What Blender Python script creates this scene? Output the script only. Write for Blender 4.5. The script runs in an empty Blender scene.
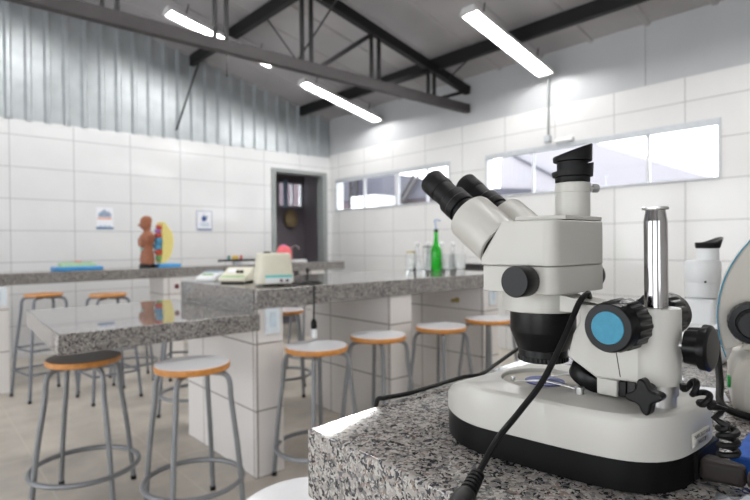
import bpy, bmesh, math, random
from mathutils import Vector, Matrix, Euler
random.seed(4)
PI = math.pi
S = bpy.context.scene
C = S.collection
MAT = {}          # object name -> world matrix of its root

# ------------------------------------------------------------------ materials
def nt(name):
    m = bpy.data.materials.new(name); m.use_nodes = True
    t = m.node_tree; t.nodes.clear()
    o = t.nodes.new('ShaderNodeOutputMaterial'); b = t.nodes.new('ShaderNodeBsdfPrincipled')
    t.links.new(b.outputs[0], o.inputs[0])
    return m, t, b
def rgb(c): # 0-255 sRGB -> linear
    return tuple(((v/255)/12.92 if v/255 <= .04045 else ((v/255+.055)/1.055)**2.4) for v in c)+(1,)
def plain(name, c, rough=.5, metal=0., var=.06, vscale=20, bump=0., bscale=200, trans=0., coat=0., spec=.5, ior=1.45):
    m, t, b = nt(name)
    n = t.nodes.new('ShaderNodeTexNoise'); n.inputs['Scale'].default_value = vscale; n.inputs['Detail'].default_value = 3
    tc = t.nodes.new('ShaderNodeTexCoord'); t.links.new(tc.outputs['Object'], n.inputs['Vector'])
    r = t.nodes.new('ShaderNodeValToRGB'); L = rgb(c)
    r.color_ramp.elements[0].position = .3; r.color_ramp.elements[1].position = .7
    r.color_ramp.elements[0].color = tuple(v*(1-var) for v in L[:3])+(1,)
    r.color_ramp.elements[1].color = tuple(min(1, v*(1+var)) for v in L[:3])+(1,)
    t.links.new(n.outputs['Fac'], r.inputs[0]); t.links.new(r.outputs[0], b.inputs['Base Color'])
    b.inputs['Roughness'].default_value = rough; b.inputs['Metallic'].default_value = metal
    b.inputs['Transmission Weight'].default_value = trans; b.inputs['Coat Weight'].default_value = coat
    b.inputs['Specular IOR Level'].default_value = spec; b.inputs['IOR'].default_value = ior
    if bump:
        n2 = t.nodes.new('ShaderNodeTexNoise'); n2.inputs['Scale'].default_value = bscale
        t.links.new(tc.outputs['Object'], n2.inputs['Vector'])
        bp = t.nodes.new('ShaderNodeBump'); bp.inputs['Strength'].default_value = bump; bp.inputs['Distance'].default_value = .002
        t.links.new(n2.outputs['Fac'], bp.inputs['Height']); t.links.new(bp.outputs[0], b.inputs['Normal'])
    return m
def emit(name, c, s):
    m = bpy.data.materials.new(name); m.use_nodes = True; t = m.node_tree; t.nodes.clear()
    o = t.nodes.new('ShaderNodeOutputMaterial'); e = t.nodes.new('ShaderNodeEmission')
    e.inputs[0].default_value = c; e.inputs[1].default_value = s; t.links.new(e.outputs[0], o.inputs[0]); return m
def math_node(t, op, a, b=None, c=None):
    n = t.nodes.new('ShaderNodeMath'); n.operation = op
    for i, v in enumerate((a, b, c)):
        if v is None: continue
        if hasattr(v, 'is_output'): t.links.new(v, n.inputs[i])
        else: n.inputs[i].default_value = v
    return n.outputs[0]
def tiles(name, c, cg, w, h, ox, oy, oz, gw, rough=.12, var=.02, floor=False):
    """ceramic tiles: joints picked by the face's own normal, w x h metres"""
    m, t, b = nt(name)
    tc = t.nodes.new('ShaderNodeTexCoord'); sp = t.nodes.new('ShaderNodeSeparateXYZ'); t.links.new(tc.outputs['Object'], sp.inputs[0])
    g = t.nodes.new('ShaderNodeNewGeometry'); sn = t.nodes.new('ShaderNodeSeparateXYZ'); t.links.new(g.outputs['Normal'], sn.inputs[0])
    def joint(co, off, per):
        f = math_node(t, 'FRACT', math_node(t, 'DIVIDE', math_node(t, 'SUBTRACT', co, off-100*per), per))
        d = math_node(t, 'MULTIPLY', math_node(t, 'MINIMUM', f, math_node(t, 'SUBTRACT', 1., f)), per)
        return math_node(t, 'LESS_THAN', d, gw/2)
    jx = joint(sp.outputs[0], ox, w); jy = joint(sp.outputs[1], oy, w if not floor else h); jz = joint(sp.outputs[2], oz, h)
    if floor:
        fac = math_node(t, 'MAXIMUM', jx, jy)
    else:
        ax = math_node(t, 'GREATER_THAN', math_node(t, 'ABSOLUTE', sn.outputs[0]), .5)
        ay = math_node(t, 'GREATER_THAN', math_node(t, 'ABSOLUTE', sn.outputs[1]), .5)
        az = math_node(t, 'LESS_THAN', math_node(t, 'ABSOLUTE', sn.outputs[2]), .5)
        fac = math_node(t, 'MAXIMUM', math_node(t, 'MULTIPLY', jx, ay), math_node(t, 'MULTIPLY', jy, ax))
        fac = math_node(t, 'MAXIMUM', fac, math_node(t, 'MULTIPLY', jz, az))
    n = t.nodes.new('ShaderNodeTexNoise'); n.inputs['Scale'].default_value = 2.5 if not floor else 4; n.inputs['Detail'].default_value = 6
    t.links.new(tc.outputs['Object'], n.inputs['Vector'])
    r = t.nodes.new('ShaderNodeValToRGB'); L = rgb(c); r.color_ramp.elements[0].position = .35; r.color_ramp.elements[1].position = .65
    r.color_ramp.elements[0].color = tuple(v*(1-var) for v in L[:3])+(1,); r.color_ramp.elements[1].color = tuple(v*(1+var) for v in L[:3])+(1,)
    t.links.new(n.outputs['Fac'], r.inputs[0])
    mx = t.nodes.new('ShaderNodeMix'); mx.data_type = 'RGBA'; mx.inputs[7].default_value = rgb(cg)
    t.links.new(fac, mx.inputs[0]); t.links.new(r.outputs[0], mx.inputs[6]); t.links.new(mx.outputs[2], b.inputs['Base Color'])
    ro = math_node(t, 'MULTIPLY_ADD', fac, .6, rough); t.links.new(ro, b.inputs['Roughness'])
    bp = t.nodes.new('ShaderNodeBump'); bp.inputs['Strength'].default_value = .3; bp.inputs['Distance'].default_value = .002; bp.invert = True
    t.links.new(fac, bp.inputs['Height']); t.links.new(bp.outputs[0], b.inputs['Normal'])
    return m
def granite(name, gain=1.0, k=1.0, rough=.03, spec=.5, sh=0.):
    m, t, b = nt(name)
    tc = t.nodes.new('ShaderNodeTexCoord')
    n = t.nodes.new('ShaderNodeTexNoise'); n.inputs['Scale'].default_value = 120*k; n.inputs['Detail'].default_value = 2
    t.links.new(tc.outputs['Object'], n.inputs['Vector'])
    mv = t.nodes.new('ShaderNodeVectorMath'); mv.operation = 'MULTIPLY_ADD'; mv.inputs[1].default_value = (.012/k,)*3
    t.links.new(n.outputs['Color'], mv.inputs[0]); t.links.new(tc.outputs['Object'], mv.inputs[2])
    def vor(sc):
        v = t.nodes.new('ShaderNodeTexVoronoi'); v.inputs['Scale'].default_value = sc
        t.links.new(mv.outputs[0], v.inputs['Vector'])
        s = t.nodes.new('ShaderNodeSeparateColor'); t.links.new(v.outputs['Color'], s.inputs[0]); return s
    a = vor(150*k); c2 = vor(330*k)
    def ramp(src, stops):
        r = t.nodes.new('ShaderNodeValToRGB'); r.color_ramp.interpolation = 'CONSTANT'
        e = r.color_ramp.elements
        while len(e) < len(stops): e.new(.5)
        for el, (p, c) in zip(e, stops): el.position = p; el.color = tuple(v*gain for v in rgb(c)[:3])+(1,)
        t.links.new(src, r.inputs[0]); return r.outputs[0]
    r1 = ramp(a.outputs[0], [(0, (62, 62, 66)), (.12+sh, (106, 106, 109)), (.32, (146, 143, 140)), (.50, (172, 166, 160)), (.68, (192, 187, 181)), (.90, (146, 130, 120))])
    r2 = ramp(c2.outputs[0], [(0, (58, 58, 62)), (.16+sh, (120, 118, 118)), (.42, (168, 163, 158)), (.75, (194, 190, 184))])
    mx = t.nodes.new('ShaderNodeMix'); mx.data_type = 'RGBA'
    t.links.new(math_node(t, 'GREATER_THAN', c2.outputs[1], .52), mx.inputs[0])
    t.links.new(r1, mx.inputs[6]); t.links.new(r2, mx.inputs[7]); t.links.new(mx.outputs[2], b.inputs['Base Color'])
    b.inputs['Roughness'].default_value = rough; b.inputs['Specular IOR Level'].default_value = spec
    return m

M = dict(
 tile=tiles('white_wall_tile', (226, 226, 225), (168, 168, 168), .6, .335, .205, .44, 0, .007),
 tile_back=tiles('white_wall_tile_back', (226, 227, 228), (168, 170, 172), .5965, .335, .808, .44, 0, .007),
 tile_base=tiles('bench_wall_tile', (226, 222, 219), (120, 112, 108), .6, .335, 1.0, .191, 0, .007),
 floor=tiles('floor_tile', (190, 183, 172), (212, 206, 196), .535, .535, .505, .25, 0, .006, rough=.32, var=.14, floor=True),
 plaster=plain('painted_plaster', (186, 188, 190), .35, var=.03, vscale=3),
 granite=granite('granite_speckled', gain=.86, k=1.15, sh=.08, rough=.065),
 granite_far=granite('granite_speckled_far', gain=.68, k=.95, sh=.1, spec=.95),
 galv=plain('galvanised_sheet', (179, 185, 188), .4, .45, var=.08, vscale=6),
 roof=plain('roof_sheet', (168, 165, 167), .45, .1, var=.1, vscale=1.5),
 steel_black=plain('dark_painted_steel', (12, 12, 14), .6, .0, var=.1),
 steel_grey=plain('brown_grey_painted_steel', (48, 44, 46), .6, .0, var=.1),
 lamp_white=plain('fixture_white', (225, 225, 225), .4),
 tube=emit('fluorescent_tube_glow', (1, .985, .965, 1), 55),
 alu=plain('window_aluminium', (196, 200, 204), .4, .3),
 alu_white=plain('window_white', (222, 224, 228), .4),
 glass=plain('clear_glass', (250, 252, 252), .0, trans=1., var=0, ior=1.45),
 door_frame=plain('door_frame_grey', (148, 153, 152), .5),
 dark_wall=plain('dark_grey_paint', (128, 121, 128), .6, var=.05),
 ply=plain('plywood_edge', (196, 132, 62), .4, var=.18, vscale=60, coat=.3),
 laminate=plain('white_laminate', (218, 219, 222), .22, var=.02),
 laminate_dark=plain('dark_laminate', (104, 99, 97), .3, var=.05),
 leg=plain('grey_leg_paint', (128, 130, 133), .38, .25, var=.06),
 leg_blue=plain('blue_grey_leg_paint', (112, 115, 122), .4, .25, var=.06),
 rubber=plain('black_rubber', (15, 14, 14), .5, spec=.3),
 body=plain('ivory_enamel', (190, 188, 181), .32, var=.015, bump=.04, bscale=900),
 body2=plain('grey_beige_enamel', (190, 185, 174), .35, var=.02),
 white_plastic=plain('white_plastic', (228, 230, 230), .35, var=.02),
 black=plain('black_plastic', (12, 12, 13), .34, var=.1, spec=.3),
 black_matte=plain('black_rubberised', (12, 12, 13), .5, var=.1, bump=.1, bscale=1200, spec=.3),
 black_base=plain('black_sheet_metal', (7, 7, 8), .45, var=.1, spec=.2),
 blue_cap=plain('cyan_knob_cap', (48, 132, 160), .45, var=.08, vscale=200),
 chrome=plain('chrome', (168, 166, 166), .1, 1., var=0),
 satin=plain('satin_metal', (196, 196, 194), .28, .9, var=.04),
 brass=plain('worn_brass', (178, 160, 110), .35, .9),
 blue_disc=plain('blue_violet_plate', (88, 96, 158), .5, spec=.2, var=.1, vscale=120),
 plate=plain('frosted_stage_glass', (196, 192, 182), .6, spec=.2, var=.05, vscale=60),
 sticker=plain('sticker_paper', (196, 194, 184), .6, var=.02), lead=plain('brown_black_rubber', (44, 38, 36), .55, spec=.3),
 paper=plain('paper', (236, 238, 244), .6, var=.01),
 ink=plain('dark_ink', (70, 62, 66), .7), ink_blue=plain('blue_ink', (86, 122, 156), .7), ink_pale=plain('pale_blue_ink', (160, 184, 208), .7),
 ink_orange=plain('orange_ink', (232, 176, 150), .7), ink_navy=plain('navy_ink', (62, 92, 146), .7),
 blue_plastic=plain('blue_plastic', (70, 160, 222), .4), green_plastic=plain('pale_green_plastic', (192, 220, 184), .5),
 brown=plain('brown_figure_skin', (152, 96, 70), .45, var=.15, vscale=40),
 yellow=plain('yellow_figure_shell', (236, 222, 140), .5, var=.03), red=plain('red_organ', (196, 84, 70), .5), organ_blue=plain('blue_organ', (92, 164, 206), .5),
 teal=plain('teal_trim', (52, 140, 168), .4), teal_print=plain('teal_print', (110, 200, 196), .5), instr=plain('cream_instrument', (216, 212, 194), .45, var=.03),
 green_print=plain('green_print', (126, 176, 108), .5), maroon=plain('maroon_plastic', (110, 50, 60), .4),
 pink=plain('coral_pink', (236, 112, 120), .6, var=.1), lilac=plain('lilac', (170, 120, 190), .6),
 green_glass=plain('green_bottle_glass', (70, 225, 80), .03, trans=.85, var=0), straw=plain('blue_straw', (120, 160, 200), .4),
 outlet=plain('outlet_white', (222, 230, 236), .35), outlet_blue=plain('outlet_blue', (200, 214, 224), .4),
 blue_foam=plain('blue_fabric_box', (22, 84, 168), .6, var=.2, vscale=90, bump=.3, bscale=500),
 bag=plain('clear_crinkled_plastic', (232, 236, 242), .18, trans=.55, var=.03, bump=.5, bscale=60),
 hat=plain('beige_woven', (150, 132, 100), .8, var=.2, vscale=50),
 sheet_wall=plain('pale_lilac_render', (150, 147, 153), .7, var=.01), canopy=plain('blue_grey_canopy', (62, 62, 74), .6, var=.1, vscale=1),
 brick=plain('dusty_pink_render', (104, 92, 98), .8, var=.1, vscale=2), ground=plain('concrete_yard', (170, 168, 166), .8),
 green_sw=plain('green_switch', (40, 190, 80), .3), yellow_pen=plain('yellow_pen', (230, 190, 60), .4), red_pen=plain('red_pen', (200, 60, 60), .4), green_pen=plain('green_pen', (60, 130, 110), .4),
)

# ------------------------------------------------------------------ mesh helpers
def box(bm, x0, x1, y0, y1, z0, z1):
    vs = [bm.verts.new(p) for p in ((x0,y0,z0),(x1,y0,z0),(x1,y1,z0),(x0,y1,z0),(x0,y0,z1),(x1,y0,z1),(x1,y1,z1),(x0,y1,z1))]
    for f in ((0,3,2,1),(4,5,6,7),(0,1,5,4),(1,2,6,5),(2,3,7,6),(3,0,4,7)): bm.faces.new([vs[i] for i in f])
    return vs
def basis(axis):
    a = Vector(axis).normalized(); h = Vector((0,0,1)) if abs(a.z) < .9 else Vector((1,0,0))
    u = a.cross(h).normalized(); return u, a.cross(u), a
def lathe(bm, prof, c, axis=(0,0,1), seg=32, flute=None, topfn=None):
    """prof: list of (r, t) along axis from c; closed with end caps. flute=(n, depth, i0, i1)"""
    u, v, a = basis(axis); c = Vector(c); rings = []
    for i, (r, t) in enumerate(prof):
        ring = []
        for k in range(seg):
            an = 2*PI*k/seg; rr = r
            if flute and flute[2] <= i <= flute[3]: rr = r*(1-flute[1]*(.5-.5*math.cos(flute[0]*an))**2)
            p = c + (u*math.cos(an)+v*math.sin(an))*rr + a*t
            if topfn: p = topfn(i, p, c)
            ring.append(bm.verts.new(p))
        rings.append(ring)
    for A, B in zip(rings, rings[1:]):
        for k in range(seg): bm.faces.new((A[k], A[(k+1)%seg], B[(k+1)%seg], B[k]))
    bm.faces.new(rings[0][::-1]); bm.faces.new(rings[-1])
def cyl(bm, p0, p1, r0, r1=None, seg=24):
    p0, p1 = Vector(p0), Vector(p1); d = p1-p0
    lathe(bm, [(r0, 0), (r1 if r1 else r0, d.length)], p0, d, seg)
def spline(pts, n=8, closed=False):
    P = [Vector(p) for p in pts]; out = []; N = len(P)
    rng = range(N) if closed else range(N-1)
    for i in rng:
        a = P[(i-1)%N] if closed or i > 0 else P[i]*2-P[i+1]; b = P[i]; c = P[(i+1)%N]
        d = P[(i+2)%N] if closed or i+2 < N else P[i+1]*2-P[i]
        for k in range(n):
            t = k/n
            out.append(.5*((2*b)+(c-a)*t+(2*a-5*b+4*c-d)*t*t+(3*b-a-3*c+d)*t**3))
    if not closed: out.append(P[-1])
    return out
def tube(bm, pts, r, seg=12, closed=False):
    P = [Vector(p) for p in pts]; N = len(P); rings = []; u = None
    for i in range(N):
        if closed: d = P[(i+1)%N]-P[i-1]
        else: d = P[min(i+1, N-1)]-P[max(i-1, 0)]
        d.normalize()
        if u is None: u = basis(d)[0]
        u = (u-d*u.dot(d)).normalized(); v = d.cross(u)
        rr = r(i/(N-1)) if callable(r) else r
        rings.append([bm.verts.new(P[i]+(u*math.cos(2*PI*k/seg)+v*math.sin(2*PI*k/seg))*rr) for k in range(seg)])
    pairs = list(zip(rings, rings[1:]))+([(rings[-1], rings[0])] if closed else [])
    for A, B in pairs:
        for k in range(seg): bm.faces.new((A[k], A[(k+1)%seg], B[(k+1)%seg], B[k]))
    if not closed: bm.faces.new(rings[0][::-1]); bm.faces.new(rings[-1])
def prism(bm, poly, lo, hi, axis='x'):
    """extrude a 2D polygon; axis x: poly=(y,z); y: (x,z); z: (x,y)"""
    def p3(a, b, t): return {'x': (t,a,b), 'y': (a,t,b), 'z': (a,b,t)}[axis]
    A = [bm.verts.new(p3(a, b, lo)) for a, b in poly]; B = [bm.verts.new(p3(a, b, hi)) for a, b in poly]
    n = len(poly); bm.faces.new(A[::-1]); bm.faces.new(B)
    for i in range(n): bm.faces.new((A[i], A[(i+1)%n], B[(i+1)%n], B[i]))
def loft(bm, secs, seg=24):
    """secs: (z, cx, cy, rx, ry) ellipses stacked"""
    rings = [[bm.verts.new((cx+rx*math.cos(2*PI*k/seg), cy+ry*math.sin(2*PI*k/seg), z)) for k in range(seg)] for z, cx, cy, rx, ry in secs]
    for A, B in zip(rings, rings[1:]):
        for k in range(seg): bm.faces.new((A[k], A[(k+1)%seg], B[(k+1)%seg], B[k]))
    bm.faces.new(rings[0][::-1]); bm.faces.new(rings[-1])
def bar(bm, p0, p1, w, h, up=(0,0,1)):
    """rectangular bar between two points; h measured along up"""
    p0, p1 = Vector(p0), Vector(p1); d = (p1-p0).normalized(); s = d.cross(Vector(up)).normalized(); u = s.cross(d)
    A = [bm.verts.new(p+s*(a*w/2)+u*(b*h/2)) for p in (p0, p1) for a, b in ((-1,-1),(1,-1),(1,1),(-1,1))]
    for f in ((3,2,1,0),(4,5,6,7),(0,1,5,4),(1,2,6,5),(2,3,7,6),(3,0,4,7)): bm.faces.new([A[i] for i in f])
def obj(name, bm, mat, parent=None, bevel=0, seg=2, ang=35):
    me = bpy.data.meshes.new(name)
    if parent is not None:
        W = MAT[parent.name]; bm.transform(W.inverted())
    bmesh.ops.recalc_face_normals(bm, faces=bm.faces[:])
    bm.to_mesh(me); bm.free()
    for p in me.polygons: p.use_smooth = True
    me.set_sharp_from_angle(angle=math.radians(ang))
    me.materials.append(M[mat] if isinstance(mat, str) else mat)
    o = bpy.data.objects.new(name, me); C.objects.link(o)
    if parent is not None: o.parent = parent; MAT[o.name] = MAT[parent.name]
    else: MAT[o.name] = Matrix.Identity(4)
    if bevel:
        b = o.modifiers.new('bevel', 'BEVEL'); b.width = bevel; b.segments = seg; b.limit_method = 'ANGLE'; b.angle_limit = math.radians(40)
        b.harden_normals = False
    return o
def tag(o, label, cat, group=None):
    o['label'] = label; o['category'] = cat
    if group: o['group'] = group
    return o
def thing(name, label, cat, loc=(0,0,0), rz=0, group=None):
    o = bpy.data.objects.new(name, None); C.objects.link(o); o.location = loc; o.rotation_euler = (0,0,rz)
    o.empty_display_size = .05
    MAT[o.name] = Matrix.Translation(loc) @ Matrix.Rotation(rz, 4, 'Z')
    return tag(o, label, cat, group)
def struct(name, bm, mat, parent=None, **k):
    o = obj(name, bm, mat, parent, **k)
    if parent is None: o['kind'] = 'structure'
    return o
def dup(root, loc, rz, label, group=None):
    r = root.copy(); C.objects.link(r); r.location = loc; r.rotation_euler = (0,0,rz); r['label'] = label
    if group: r['group'] = group
    for ch in list(root.children):
        c = ch.copy(); C.objects.link(c); c.parent = r
        for g in list(ch.children):
            d = g.copy(); C.objects.link(d); d.parent = c
    return r
def B(): return bmesh.new()
def b1(*a):
    bm = B(); box(bm, *a); return bm
def c1(*a, **k):
    bm = B(); cyl(bm, *a, **k); return bm
def l1(*a, **k):
    bm = B(); lathe(bm, *a, **k); return bm
def t1(*a, **k):
    bm = B(); tube(bm, *a, **k); return bm
def p1(*a, **k):
    bm = B(); prism(bm, *a, **k); return bm

# ------------------------------------------------------------------ the room
XR, YB, XL, YF = 4.944, 6.66, -4.3, -3.6
def roof_z(x): return 3.085+.23*(XR-x) if x >= .3 else 3.085+.23*(XR-.3)-.23*(.3-x)
struct('floor', b1(XL-.2, XR+.2, YF-.2, YB+.15, -.1, 0), 'floor')
bm = B()      # back wall with the doorway
for a in ((XL, 3.97, 0, 2.51), (4.80, XR, 0, 2.51), (3.97, 4.80, 2.22, 2.51)): box(bm, a[0], a[1], YB, YB+.14, a[2], a[3])
struct('wall_back', bm, 'tile_back')
bm = B()      # ribbed sheet above the tiles
xs = []; x = .805-.1788*29
while x < XR-.03:
    xs += [(x-.036, 0), (x-.016, -.038), (x+.016, -.038), (x+.036, 0)]; x += .1788
xs = [(XL, 0)]+[q for q in xs if q[0] > XL]+[(XR-.002, 0)]
for th in (0,):
    lo = [bm.verts.new((x, YB+.012+d, 2.505)) for x, d in xs]; hi = [bm.verts.new((x, YB+.012+d, roof_z(x)+.02)) for x, d in xs]
    lo2 = [bm.verts.new((x, YB+.016+d, 2.505)) for x, d in xs]; hi2 = [bm.verts.new((x, YB+.016+d, roof_z(x)+.02)) for x, d in xs]
    for i in range(len(xs)-1):
        bm.faces.new((lo[i], lo[i+1], hi[i+1], hi[i])); bm.faces.new((lo2[i], hi2[i], hi2[i+1], lo2[i+1]))
        bm.faces.new((lo[i], lo2[i], lo2[i+1], lo[i+1])); bm.faces.new((hi[i], hi[i+1], hi2[i+1], hi2[i]))
struct('wall_back_cladding', bm, 'galv', ang=20)
bm = B(); poly = [(XL, 2.51), (XR+.14, 2.51), (XR+.14, roof_z(XR+.14)), (.3, roof_z(.3)), (XL, roof_z(XL))]
prism(bm, poly, YB+.03, YB+.14, 'y'); struct('wall_back_upper', bm, 'plaster')
W1 = (4.235, 6.515, 1.675, 2.165); W2 = (1.376, 3.70, 1.675, 2.165)
bm = B(); T = XR+.15
for y0, y1, z0, z1 in ((YF, W2[0], 0, 2.55), (W2[1], W1[0], 0, 2.55), (W1[1], YB+.14, 0, 2.55),
                       (W2[0], W2[1], 0, W2[2]), (W2[0], W2[1], W2[3], 2.55), (W1[0], W1[1], 0, W1[2]), (W1[0], W1[1], W1[3], 2.55)):
    box(bm, XR, T, y0, y1, z0, z1)
struct('wall_right', bm, 'tile')
bm = B()
for y0, y1 in ((YF, 1.961), (1.965, 4.363), (4.367, YB+.03)): box(bm, XR+.008, T, y0, y1, 2.55, roof_z(XR)+.05)
struct('wall_right_upper', bm, 'plaster')
bm = B()      # left wall with tall openings added unseen for daylight, front wall behind the camera
for y0, y1, z0, z1 in ((YF, -2.4, 0, 3.1), (.4, 1.6, 0, 3.1), (4.6, 5.0, 0, 3.1), (6.5, YB, 0, 3.1), (5.0, 6.5, 2.6, 3.1), (-2.4, .4, 2.6, 3.1), (1.6, 4.6, 2.6, 3.1), (-1.05, -.95, 0, 2.6), (3.05, 3.15, 0, 2.6)):
    box(bm, XL-.15, XL, y0, y1, z0, z1)
struct('wall_left', bm, 'tile')
bm = B()      # wall behind the camera, with an unseen opening added for frontal daylight
prism(bm, [(XL, 2.55), (XR, 2.55), (XR, roof_z(XR)), (.3, roof_z(.3)), (XL, roof_z(XL))], YF-.15, YF, 'y')
for a in ((XL, XR, 0, .9), (XL, -3.4, .9, 2.55), (-1.6, XR, .9, 2.55)): box(bm, a[0], a[1], YF-.15, YF, a[2], a[3])
struct('wall_front', bm, 'tile')
bm = B()      # roof sheets with shallow ribs that run up the slope
ys = []; y = YF-.2
while y < YB+.2: ys += [(y, 0), (y+.46, 0), (y+.475, -.02), (y+.51, -.02)]; y += .525
for x0, x1 in ((.3, XR+.3), (.3, XL-.3)):
    for dz in (0, .03):
        a = [bm.verts.new((x0, y, roof_z(.3)+d+dz+.02)) for y, d in ys]; b = [bm.verts.new((x1, y, roof_z(.3)-.23*abs(x1-.3)+d+dz+.02)) for y, d in ys]
        for i in range(len(ys)-1): bm.faces.new((a[i], a[i+1], b[i+1], b[i]))
struct('ceiling', bm, 'roof', ang=20)

# windows in the right wall (frame, mullions, one pane)
def window(n, y0, y1, z0, z1, mull, thick):
    root = bpy.data.objects.new('window_%d' % n, None); C.objects.link(root); root['kind'] = 'structure'; MAT[root.name] = Matrix.Identity(4)
    bm = B(); X0 = XR-.012; X1 = XR+.05
    box(bm, X0, X1, y0, y1, z1-.05, z1); box(bm, X0, X1, y0, y1, z0, z0+.018); box(bm, X0, X1, y0, y0+.022, z0+.018, z1-.05); box(bm, X0, X1, y1-.022, y1, z0+.018, z1-.05)
    obj('window_frame', bm, 'alu', root, bevel=.003)
    for y, w in zip(mull, thick): obj('mullion', b1(XR+.005, XR+.04, y-w/2, y+w/2, z0+.018, z1-.05), 'alu_white', root)
    obj('pane', b1(XR+.018, XR+.023, y0+.02, y1-.02, z0+.016, z1-.048), 'glass', root)
window(1, *W1, (5.85, 5.17, 4.62), (.03, .06, .02))
window(2, *W2, (3.10, 1.945), (.018, .025))
# the doorway
root = bpy.data.objects.new('door_1', None); C.objects.link(root); root['kind'] = 'structure'; MAT[root.name] = Matrix.Identity(4)
bm = B(); box(bm, 3.90, 3.972, YB-.02, YB+.15, 0, 2.215); box(bm, 4.798, 4.87, YB-.02, YB+.15, 0, 2.215); box(bm, 3.90, 4.87, YB-.02, YB+.15, 2.215, 2.27)
obj('door_frame', bm, 'door_frame', root, bevel=.006)
# the dark little room behind it
bm = B(); box(bm, 3.0, 4.60, 7.62, 7.72, 0, 2.6); box(bm, 4.60, 5.07, 7.62, 7.72, 0, 1.80); box(bm, 4.60, 5.07, 7.62, 7.72, 2.21, 2.6); box(bm, 5.07, 5.12, 7.62, 7.72, 0, 2.6)
box(bm, 3.0, 3.1, YB+.14, 7.62, 0, 2.6); box(bm, 5.09, 5.12, YB+.14, 7.62, 0, 2.6); box(bm, 3.0, 5.12, YB+.14, 7.72, 2.6, 2.7); box(bm, 3.0, 5.12, YB+.15, 7.72, -.1, 0)

struct('wall_store_room', bm, 'dark_wall')
root = bpy.data.objects.new('window_3', None); C.objects.link(root); root['kind'] = 'structure'; MAT[root.name] = Matrix.Identity(4)
bm = B(); box(bm, 4.60, 4.62, 7.63, 7.68, 1.80, 2.21); box(bm, 5.05, 5.07, 7.63, 7.68, 1.80, 2.21); box(bm, 4.62, 5.05, 7.63, 7.68, 2.19, 2.21); box(bm, 4.62, 5.05, 7.63, 7.68, 1.80, 1.82); box(bm, 4.87, 4.89, 7.63, 7.68, 1.82, 2.19)
obj('window_frame', bm, 'alu', root); obj('pane', b1(4.62, 5.05, 7.65, 7.655, 1.82, 2.19), 'glass', root)
bm = B(); loft(bm, [(1.47, 4.80, 7.56, .06, .03), (1.50, 4.80, 7.56, .10, .045), (1.58, 4.80, 7.56, .125, .05), (1.68, 4.80, 7.57, .11, .04), (1.75, 4.80, 7.58, .06, .025)])
tag(obj('hat', bm, 'hat'), 'beige rounded hat hanging on the dark wall beyond the doorway', 'hat')
tag(obj('curtain', p1([(4.68+.02*i, 7.60+(.008 if i % 2 else -.008)) for i in range(5)]+[(4.76-.02*i, 7.612+(.008 if i % 2 else -.008)) for i in range(5)], 1.79, 2.25, 'z'), 'ink_pale'), 'pale blue curtain strip at the window in the dark room', 'curtain')

# ------------------------------------------------------------------ roof steel
yT = 3.94
tr = thing('roof_truss', 'dark steel roof truss spanning the room under the grey roof', 'roof truss', (.3, yT, 2.735))
def top_z(x): return 2.945+.225*(4.93-x) if x >= .3 else 2.945+.225*4.63-.225*(.3-x)
obj('bottom_chord', b1(XL+.02, 4.93, yT-.035, yT+.035, 2.685, 2.785), 'steel_grey', tr, bevel=.004)
for x1 in (4.93, XL+.02):
    bm = B(); bar(bm, (.3, yT, top_z(.3)), (x1, yT, top_z(x1)), .07, .1); obj('top_chord', bm, 'steel_black', tr, bevel=.004)
for x in (1.06, 1.87, 2.68, 3.49, 4.30):
    bm = B()
    for d in (-.048, .048): box(bm, x+d-.014, x+d+.014, yT-.016, yT+.016, 2.775, top_z(x)-.04)
    obj('upright', bm, 'steel_black', tr)
for xa, xb in ((2.83, 3.46), (3.64, 4.27), (4.45, 4.86)):
    bm = B(); bar(bm, (xa, yT, 2.775), (xb, yT, top_z(xb)-.04), .03, .04); obj('diagonal', bm, 'steel_black', tr)
for x, lab in ((2.75, 'dark steel purlin under the roof, the one nearer the roof ridge'), (4.40, 'dark steel purlin under the roof, nearest the windowed wall')):
    z = roof_z(x); bm = B(); 
    prism(bm, [(x-.03, z-.135), (x+.03, z-.135+.0), (x+.03, z-.02), (x+.025, z-.01), (x-.03, z-.005)], YF+.02, YB-.03, 'y')
    tag(obj('purlin', bm, 'steel_black'), lab, 'purlin', 'roof purlins')
def rod(label, p0, p1, r=.008):
    tag(obj('brace_rod', t1([p0, p1], r, 8), 'steel_black'), label, 'brace rod', 'thin steel brace rods')
rod('thin slanting rod from the purlin end down to the ribbed metal sheet', (2.76, 6.45, 3.44), (2.54, 6.622, 2.61), .012)
rod('thin rod bracing the truss to the purlin, left of the truss uprights', (2.55, yT, 2.80), (2.76, 4.75, 3.444))
rod('thin rod rising from the truss bottom beam beside the double upright', (2.60, yT, 2.80), (2.74, 3.2, 3.444))
rod('thin rod bracing the lower purlin next to the truss end', (4.375, 3.5, 3.062), (4.55, 3.92, 2.995))
rod('thin rod hanging by the far wall below the roof', (2.66, 5.46, 3.57), (2.66, 5.46, 3.02), .01)

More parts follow.
